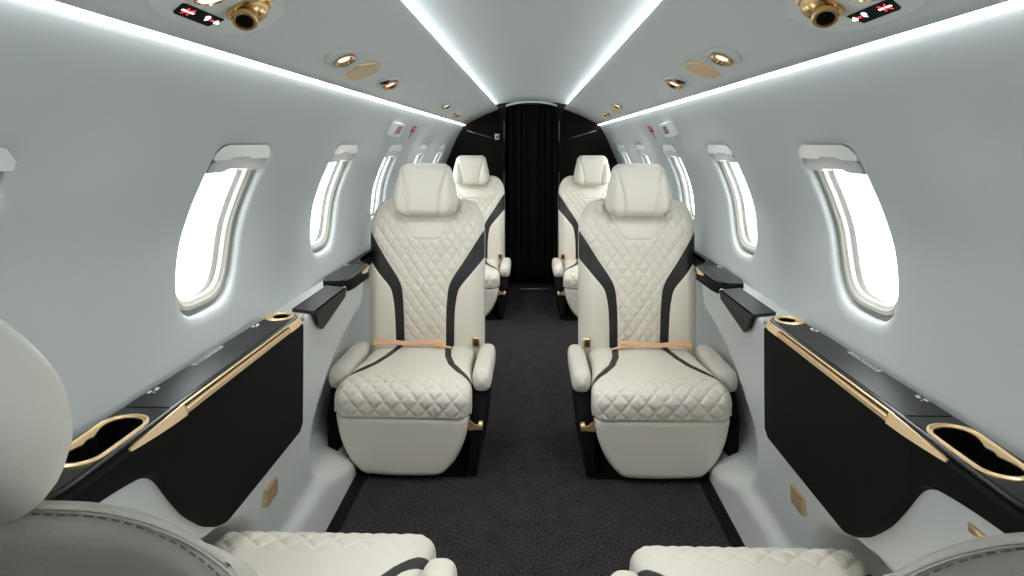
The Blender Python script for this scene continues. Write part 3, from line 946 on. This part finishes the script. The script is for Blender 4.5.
    V, Fc = loft([sec(y, .6228, -.004, .6228, -.0112) for y in [lerp(1.201, YE - .125, i / 12) for i in range(13)]])
    sub('finger_slot', sharp(fixn(mesh('finger_slot', V, Fc, [M['slot']])), 30), g)
    # front panel of the stowed table
    if cups:
        bm = bmesh.new(); zt = ZL - .0215
        yy = [lerp(1.125, 1.39, i / 20) for i in range(21)]
        pts = [S(.6163, y, min(zt - .004, smooth_table(ZBT, y) + .002)) for y in yy] + [S(.6163, YE - .045, .447), S(.6163, YE - .025, .460), S(.6163, YE - .022, .56), S(.6163, YE - .020, zt - .008), S(.6163, YE - .03, zt), S(.6163, 1.125, zt)]
        bm_prism(bm, pts, (side * -.0005, 0, 0))
        put('table_panel', sharp(from_bm('table_panel', bm, [M['black']]), 40))
    # cup holders
    def ring_path(pts, w, h, nm, m):
        n = len(pts); V = []; Fc = []
        for i in range(n):
            p = Vector(pts[i]); d = (Vector(pts[(i+1) % n]) - Vector(pts[i-1])).normalized(); nrm = Vector((d.y, -d.x))
            for a, b in ((-w, 0), (-w * .6, h), (w * .6, h), (w, 0)):
                q = p + nrm * a; V.append(S(q.x, q.y, ZL + b))
        for i in range(n):
            for k in range(3): Fc.append((i*4+k, i*4+k+1, ((i+1) % n)*4+k+1, ((i+1) % n)*4+k))
        return fixn(mesh(nm, V, Fc, [m]))
    def fan(pts, z, m, nm):
        c = Vector((sum(p[0] for p in pts) / len(pts), sum(p[1] for p in pts) / len(pts)))
        V = [S(p[0], p[1], z) for p in pts] + [S(c.x, c.y, z)]; n = len(pts)
        return fixn(mesh(nm, V, [(i, (i+1) % n, n) for i in range(n)], [m], False))
    def slab_plate(pts):
        bm = bmesh.new(); bm_prism(bm, [S(p[0], p[1], ZL - .001) for p in pts], (0, 0, .0022)); return from_bm('cup_holder', bm, [M['goldm']], False)
    if cups:
        N = 72
        c1, r1, c2, r2 = Vector((.670, 1.098)), .0365, Vector((.667, .990)), .0335
        hull = []; hole = []
        for i in range(N):
            a = 2 * PI * i / N; d = Vector((math.cos(a), math.sin(a)))
            c0 = Vector((.669, 1.041))
            def hit(c, r):
                oc = c0 - c; b = oc.dot(d); q = b * b - (oc.dot(oc) - r * r)
                return -b + math.sqrt(q) if q >= 0 else None
            ts = [t for t in (hit(c1, r1), hit(c2, r2)) if t is not None and t > 0]
            t_un = max(ts) if ts else .024
            # straight-sided hull
            y = c0.y; th = None
            best = 0
            for k in range(200):
                t = k * .0006; p = c0 + d * t
                f = clamp((p.y - c2.y) / (c1.y - c2.y)); cc = c2.lerp(c1, f); rr = lerp(r2, r1, f)
                if (p - cc).length <= rr: best = t
            hull.append(c0 + d * (best + .0015))
            if d.x < 0: tt = best                    # aisle side is one straight run
            else:
                tt = max(min(best, max(t_un, .014)), .012)
            hole.append(c0 + d * max(tt - .0025, .01))
        # soften the waist
        for _ in range(7): hole = [(hole[i-1] + hole[i] * 2 + hole[(i+1) % N]) / 4 for i in range(N)]
        ho = put('cup_holder', slab_plate(hull)); ho['label'] = 'double cup holder with a gold rim'
        m = ring_path(hull, .0028, .0042, 'rim', M['gold']); m.transform(inv); link('rim', m, ho)
        def sink(pts, depth, holder, parts):
            bm = bmesh.new(); bm_prism(bm, [S(p.x, p.y, ZL - depth) for p in pts], (0, 0, depth + .02)); bmesh.ops.recalc_face_normals(bm, faces=bm.faces)
            cm = bpy.data.meshes.new('cutter'); bm.to_mesh(cm); bm.free(); cm.transform(inv)
            cut(parts + [holder], cm)
            c = sum((Vector(p) for p in pts), Vector((0, 0))) / len(pts)
            rings = [[S(p.x, p.y, z) for p in pts] for z in (ZL + .0013, ZL - depth + .004)]
            rings += [[S(*(c.lerp(p, f)), ZL - depth + .0005) for p in pts] for f in (.94, .02)]
            V, Fc = loft(rings, True, False); m = sharp(fixn(mesh('well', V, Fc, [M['hole']])), 40); m.transform(inv); link('well', m, holder)
        sink([Vector(p) for p in hole], .038, ho, [body, cap_a])
        # smaller holder at the far end
        pts = [Vector((.672 + .034 * math.cos(2*PI*i/40), YE - .046 + .038 * math.sin(2*PI*i/40))) for i in range(40)]
        h2 = put('small_cup_holder', slab_plate(pts))
        m = ring_path(pts, .003, .0042, 'rim', M['gold']); m.transform(inv); link('rim', m, h2)
        pw = [Vector((.668 + .021 * math.cos(2*PI*i/40), YE - .042 + .024 * math.sin(2*PI*i/40))) for i in range(40)]
        sink(pw, .045, h2, [body, cap_b])
        # lock tag at the far end
        bm = bmesh.new(); bm_box(bm, *sorted((side * .622, side * .640)), YE - .004 + y0, YE + .006 + y0, ZL - .022, ZL - .006); bevel(bm, .003, 2)
        put('end_catch', from_bm('end_catch', bm, [M['frame']]))
    # printed instruction labels near the wall edge of the lid
    if cups: instruction(put, side, y0, xo, inv)
    for yc in (1.245, 1.70) if cups else (1.13,):
        bm = bmesh.new(); xq = xo(yc) - .004
        for (a, b, c, d) in ((-.014, 0, -.010, -.002), (-.012, .010, -.006, .016), (-.006, -.006, -.001, .006), (-.010, .018, -.003, .024)):
            bm_box(bm, *sorted((side * (xq + a), side * (xq + c))), yc + b + y0 if b < d else yc + d + y0, (yc + d if b < d else yc + b) + y0, ZL + .001, ZL + .0018)
        put('warning_mark', from_bm('warning_mark', bm, [M['white']], False))
    return e
console(-1, 0, True, 'black side console with twin gold cup holder beside the left near seat', 'a')
console(1, 0, True, 'black side console with twin gold cup holder beside the right near seat', 'b')
console(-1, 1.445, False, 'black pointed console end beside the backrest of the left middle seat', 'c')
console(1, 1.445, False, 'black pointed console end beside the backrest of the right middle seat', 'd')

# black leather ledge pads with a chevron lip
for side in (-1, 1):
    bm = bmesh.new(); zt = EYE - .470
    S = lambda x, y, z: (side * x, y, z)
    top = [S(0.606, 1.905, zt), S(0.606, 2.225, zt), S(.685, 2.262, zt), S(.685, 1.935, zt)]
    bm_prism(bm, top, (0, 0, -.009))
    lip = [S(0.606, 1.905, zt), S(0.606, 2.225, zt), S(0.611, 2.225, EYE - .500), S(0.615, 2.00, EYE - .545), S(0.613, 1.955, EYE - .520)]
    bm_prism(bm, lip, (side * .008, 0, 0))
    bevel(bm, .003, 2, 40)
    o = link('ledge_pad', sharp(from_bm('ledge_pad', bm, [M['blackl']]), 50))
    tag(o, 'black leather ledge pad folded over the %s side ledge between two consoles' % ('left' if side < 0 else 'right'), 'pad', 'ledge pads')
# gold latches low on the side panels
for side in (-1, 1):
    e_y, e_z = 1.70, .336
    bm = bmesh.new()
    x = DX(e_y, e_z)
    bm_box(bm, -.007, .007, -.034, .034, -.021, .021); bevel(bm, .004, 2)
    o = link('latch_plate', sharp(from_bm('latch_plate', bm, [M['goldm']]), 50), None, (side * (x - .005), e_y, e_z))
    tag(o, 'square gold latch plate on the pale lower panel under the %s console' % ('left' if side < 0 else 'right'), 'latch', 'gold latch plates')
    bm = bmesh.new(); bm_tube(bm, [(side * -.006, .012, .022), (side * -.0095, .012, .022)], .004, 12)
    link('screw', from_bm('screw', bm, [M['gold']]), o)
# small gold slot below the near consoles
for side in (-1, 1):
    bm = bmesh.new(); bm_box(bm, -.003, .003, -.022, .022, -.006, .006); bevel(bm, .002, 1)
    o = link('reading_jack', from_bm('reading_jack', bm, [M['gold']]), None, (side * (DX(.975, .662) - .002), .975, .662))
    tag(o, 'small gold slot plate in the pale panel just under the %s cup holders' % ('left' if side < 0 else 'right'), 'socket', 'gold slot plates')

# ------------------------------------------------------------------ overhead fittings
def lens_outline(L, W, n=40, p=1.0):
    pts = []
    for i in range(n):
        a = 2 * PI * i / n; c, s = math.cos(a), math.sin(a)
        pts.append((W * math.copysign(abs(c) ** p, c), L * math.copysign(abs(s) ** p, s)))
    return pts
def disc_mesh(nm, pts, z0, z1, m, bev=.0015, dome=0.0):
    bm = bmesh.new(); bm_prism(bm, [(x, y, z0) for x, y in pts], (0, 0, z1 - z0)); 
    if bev: bevel(bm, bev, 2, 50)
    return sharp(from_bm(nm, bm, [m]), 45)
def lathe(nm, prof, m, seg=32, loc=(0, 0, 0), tilt=None):
    rings = [[(r * math.cos(2*PI*k/seg), r * math.sin(2*PI*k/seg), z) for k in range(seg)] for r, z in prof]
    V, Fc = loft(rings, True, False); me = fixn(mesh(nm, V, Fc, [m]))
    if tilt is not None: me.transform(tilt)
    me.transform(Matrix.Translation(loc)); return sharp(me, 50)
def service_unit(side, label):
    e = empty('overhead_service_unit'); e.matrix_world = psu_matrix(side, .466, 1.02)
    tag(e, label, 'overhead unit', 'overhead service units')
    pts = lens_outline(.165, .066, 48, .8)
    link('plate', disc_mesh('plate', pts, -.006, .007, M['dado'], .003), e)
    # illuminated sign
    sg = link('sign', disc_mesh('sign', [(.023, -.078), (.026, -.083), (.046, -.072), (.049, -.066), (.050, .038), (.024, .044)], .006, .0085, M['black'], .001), e)
    def icon(nm, boxes, m):
        bm = bmesh.new()
        for x0, x1, y0, y1, r in boxes:
            x0, x1, y0, y1 = lerp((x0+x1)/2, x0, .7) + .0145, lerp((x0+x1)/2, x1, .7) + .0145, lerp((y0+y1)/2, y0, .8), lerp((y0+y1)/2, y1, .8)
            vs = bm_box(bm, x0 - (x0+x1)/2, x1 - (x0+x1)/2, y0 - (y0+y1)/2, y1 - (y0+y1)/2, .0085, .0092)
            bmesh.ops.transform(bm, matrix=Matrix.Translation(((x0+x1)/2, (y0+y1)/2, 0)) @ Matrix.Rotation(r, 4, 'Z'), verts=vs)
        link(nm, from_bm(nm, bm, [m], False), sg)
    icon('cigarette_symbol', [(.018, .023, -.072, -.030, 0)], M['whitelit'])
    icon('cross_symbol', [(.0185, .0225, -.066, -.036, .62), (.0185, .0225, -.066, -.036, -.62)], M['redlit'])
    icon('belt_symbol', [(.014, .026, .002, .012, .5), (.012, .020, -.004, .006, .2), (.014, .026, .030, .040, -.5), (.018, .025, .036, .048, -.1)], M['whitelit'])
    icon('arrow_symbol', [(.017, .023, .017, .026, 0)], M['redlit'])
    # reading lamp
    l = link('lamp_rim', lathe('lamp_rim', [(.030, .002), (.031, .008), (.027, .011), (.025, .008)], M['golddark'], 28, (-.014, -.060, 0)), e)
    link('lamp_lens', lathe('lamp_lens', [(.026, .008), (.018, .0095), (.001, .010)], M['lamp'], 28, (-.014, -.060, 0)), l)
    # gasper nozzle: ball in a socket with a short barrel
    tl = Matrix.Rotation(math.radians(28), 4, 'X')
    g = link('gasper_socket', lathe('gasper_socket', [(.038, .002), (.039, .006), (.036, .009), (.033, .007), (.026, .004)], M['golddark'], 36, (-.020, .045, .004)), e)
    ball = [(.031 * math.cos(t), .031 * math.sin(t)) for t in [lerp(-.3, PI / 2 * .62, i / 10) for i in range(11)]]
    ball += [(.0185, .030), (.0195, .040), (.0175, .0425), (.0135, .0425), (.012, .038), (.011, .030)]
    tl = Matrix.Rotation(math.radians(14), 4, 'Y') @ Matrix.Rotation(math.radians(42), 4, 'X')
    link('gasper_nozzle', lathe('gasper_nozzle', ball, M['golddark'], 36, (-.020, .045, .003), tl), g)
    link('nozzle_bore', lathe('nozzle_bore', [(.0125, .036), (.007, .0355), (.0005, .0355)], M['hole'], 24, (-.020, .045, .003), tl), g)
service_unit(-1, 'overhead unit with gold air nozzle and lit belt sign above the left cabin side')
service_unit(1, 'overhead unit with gold air nozzle and lit belt sign above the right cabin side')
def speaker(side, X, Y, label, L=.084, W=.047):
    o = link('ceiling_speaker', disc_mesh('speaker_grille', lens_outline(L, W, 56, .92), -.002, .0042, M['goldflat'], .002)); o.matrix_world = psu_matrix(side, X, Y)
    tag(o, label, 'speaker', 'gold ceiling speakers')
    pts = lens_outline(L, W, 56, .92); V = []; Fc = []
    for x, y in pts:
        for k, z in ((1.02, -.002), (1.03, .003), (.985, .006), (.94, .004)): V.append((x * k, y * k, z))
    n = len(pts)
    for i in range(n):
        for k in range(3): Fc.append((i*4+k, i*4+k+1, ((i+1) % n)*4+k+1, ((i+1) % n)*4+k))
    link('rim', fixn(mesh('speaker_rim', V, Fc, [M['gold']])), o)
def reading_light(side, X, Y, label, two=False, L=.11, W=.036):
    e = empty('reading_light'); e.matrix_world = psu_matrix(side, X, Y); tag(e, label, 'reading light', 'overhead reading lights')
    # shallow dished plate, the lamp swivelled in it
    pts = lens_outline(L, W, 48, 1.05); V = []; Fc = []
    for x, y in pts:
        for k, z in ((1.0, -.004), (1.0, .006), (.96, .008), (.80, .001)): V.append((x * k, y * k, z))
    n = len(pts)
    for i in range(n):
        for k in range(3): Fc.append((i*4+k, i*4+k+1, ((i+1) % n)*4+k+1, ((i+1) % n)*4+k))
    c = len(V); V.append((0, 0, -.001))
    for i in range(n): Fc.append((i*4+3, ((i+1) % n)*4+3, c))
    link('bezel', fixn(mesh('bezel', V, Fc, [M['psu']])), e)
    tilt = Matrix.Rotation(math.radians(12), 4, 'X')
    yo = -.0 if not two else .02
    l = link('lamp_cup', lathe('lamp_cup', [(.027, -.008), (.028, .005), (.026, .009), (.022, .007), (.014, -.001)], M['golddark'], 28, (0, yo, .002), tilt), e)
    link('lamp_lens', lathe('lamp_lens', [(.0155, .001), (.009, .002), (.0005, .0025)], M['lamp'], 24, (0, yo, .002), tilt), l)
    if two:
        g = link('call_button', lathe('call_button', [(.013, -.002), (.0135, .009), (.010, .012), (.0005, .012)], M['golddark'], 20, (0, -.045, 0)), e)
        link('button_face', lathe('button_face', [(.008, .0122), (.0005, .0125)], M['redlit'], 16, (0, -.045, 0)), g)
        link('dark_end', disc_mesh('dark_end', [(-.018, -.062), (.018, -.062), (.006, -.100), (-.006, -.100)], .001, .006, M['black'], .001), e)
def lamp_spot(side, X, Y, target, watts):
    ld = bpy.data.lights.new('reading_lamp_beam', 'SPOT'); ld.energy = watts; ld.color = (1, .95, .88)
    ld.spot_size = math.radians(115); ld.spot_blend = 1.0; ld.shadow_soft_size = .035
    lo = bpy.data.objects.new('reading_lamp_beam', ld); COL.objects.link(lo)
    m = psu_matrix(side, X, Y); p = m.translation + m.to_3x3() @ Vector((0, 0, .045)); lo.location = p
    lo.rotation_euler = (Vector(target) - p).to_track_quat('-Z', 'Y').to_euler()
for side in (-1, 1):
    for X, Y, ty, wt in ((.458, .96, 1.25, 2.0), (.468, 1.69, 1.55, 4.5), (.480, 2.28, 2.62, 5.0), (.466, 3.72, 4.3, 5.5), (.492, 4.46, 4.75, 5.5)):
        lamp_spot(side, X, Y, (side * .40, ty, .35), wt)
for side, w in ((-1, 'left'), (1, 'right')):
    speaker(side, .476, 1.915, 'large oval gold speaker grille, nearest on the %s overhead panel' % w)
    reading_light(side, .466, 1.68, 'reading light in a shallow dish in front of the %s near speaker' % w)
    reading_light(side, .480, 2.28, 'reading light with a red call button just beyond the %s near speaker' % w, True, .12)
    reading_light(side, .466, 3.72, 'small far reading light on the %s overhead panel, first beyond the exit sign' % w, False, .12)
    reading_light(side, .492, 4.46, 'farthest reading light on the %s overhead panel' % w, True, .10)
speaker(-1, .498, 5.30, 'far gold speaker grille at the very end of the left overhead panel')
speaker(1, .494, 3.98, 'far gold speaker grille between the far right reading lights')

# exit signs on the sidewalls
def text_mesh(nm, s, size, m, ext=.0006):
    cu = bpy.data.curves.new(nm, 'FONT'); cu.body = s; cu.size = size; cu.align_x = 'CENTER'; cu.align_y = 'CENTER'; cu.extrude = ext
    ob = bpy.data.objects.new('tmp', cu); COL.objects.link(ob)
    dg = bpy.context.evaluated_depsgraph_get(); me = bpy.data.meshes.new_from_object(ob.evaluated_get(dg))
    me.name = nm; me.materials.clear(); me.materials.append(m)
    bpy.data.objects.remove(ob); return me
for side in (-1, 1):
    w = 'left' if side < 0 else 'right'
    z = 1.282; x = WX(z); Yc = 3.05
    e = empty('exit_sign', (side * x, Yc, z))
    tag(e, 'white exit sign box with red lettering on the %s sidewall above the windows' % w, 'sign', 'exit signs')
    # plane tangent to the wall, facing the cabin and slightly towards the front
    dz = .01; tz = Vector((side * (WX(z + dz) - WX(z - dz)), 0, 2 * dz)).normalized()
    nrm = Vector((-side, 0, -side * tz.x / tz.z * side * 1.0)); nrm = (Vector((0, 1, 0)).cross(tz) * (-side)).normalized()
    if nrm.x * side > 0: nrm = -nrm
    ty = tz.cross(nrm)
    m = Matrix.Identity(4)
    for i in range(3): m[i][0] = ty[i]; m[i][1] = tz[i]; m[i][2] = nrm[i]
    e.matrix_world = Matrix.Translation((side * x, Yc, z)) @ m
    bm = bmesh.new(); bm_prism(bm, [(-.085, -.030, -.008), (.085, -.030, -.008), (.085, .034, -.008), (-.085, .034, -.008)], (0, 0, .034)); bevel(bm, .006, 2)
    link('sign_box', sharp(from_bm('sign_box', bm, [M['white']]), 50), e)
    link('lettering', text_mesh('lettering', 'EXIT', .052, M['red']), e, (0, .002, .0268))
    # small red release placard further back
    e2 = empty('release_placard'); z2 = 1.275
    e2.matrix_world = Matrix.Translation((side * (WX(z2) - .001), 3.55, z2)) @ m
    tag(e2, 'small red placard with a grey pointer on the %s sidewall beyond the exit sign' % w, 'placard', 'release placards')
    bm = bmesh.new(); bm_box(bm, -.045, .045, .000, .034, -.004, .003); bevel(bm, .002, 1)
    link('red_plate', from_bm('red_plate', bm, [M['red']]), e2)
    link('red_lettering', text_mesh('red_lettering', 'EXIT', .022, M['white']), e2, (0, .017, .0034))
    bm = bmesh.new(); bm_prism(bm, [(-.03, -.004, -.003), (.03, -.004, -.003), (.0, -.045, -.003)], (0, 0, .005))
    link('pointer', from_bm('pointer', bm, [M['steel']], False), e2)

# ------------------------------------------------------------------ light and camera
wd = bpy.data.worlds.new('daylight'); sc.world = wd; wd.use_nodes = True
bg = wd.node_tree.nodes['Background']; bg.inputs['Color'].default_value = (.92, .97, 1.0, 1); bg.inputs['Strength'].default_value = 4.6
cam = bpy.data.cameras.new('camera'); co = bpy.data.objects.new('camera', cam); COL.objects.link(co)
co.location = (0, 0, EYE); co.rotation_euler = (PI / 2, 0, math.atan(19.5 / F))
cam.sensor_width = 36; cam.lens = F / 1024 * 36; cam.clip_start = .02
cam.shift_y = -(288 - 144.5) / 1024
sc.camera = co
vs = sc.view_settings; vs.view_transform = 'Standard'; vs.look = 'None'; vs.gamma = 1; vs.use_curve_mapping = False; vs.exposure = .75
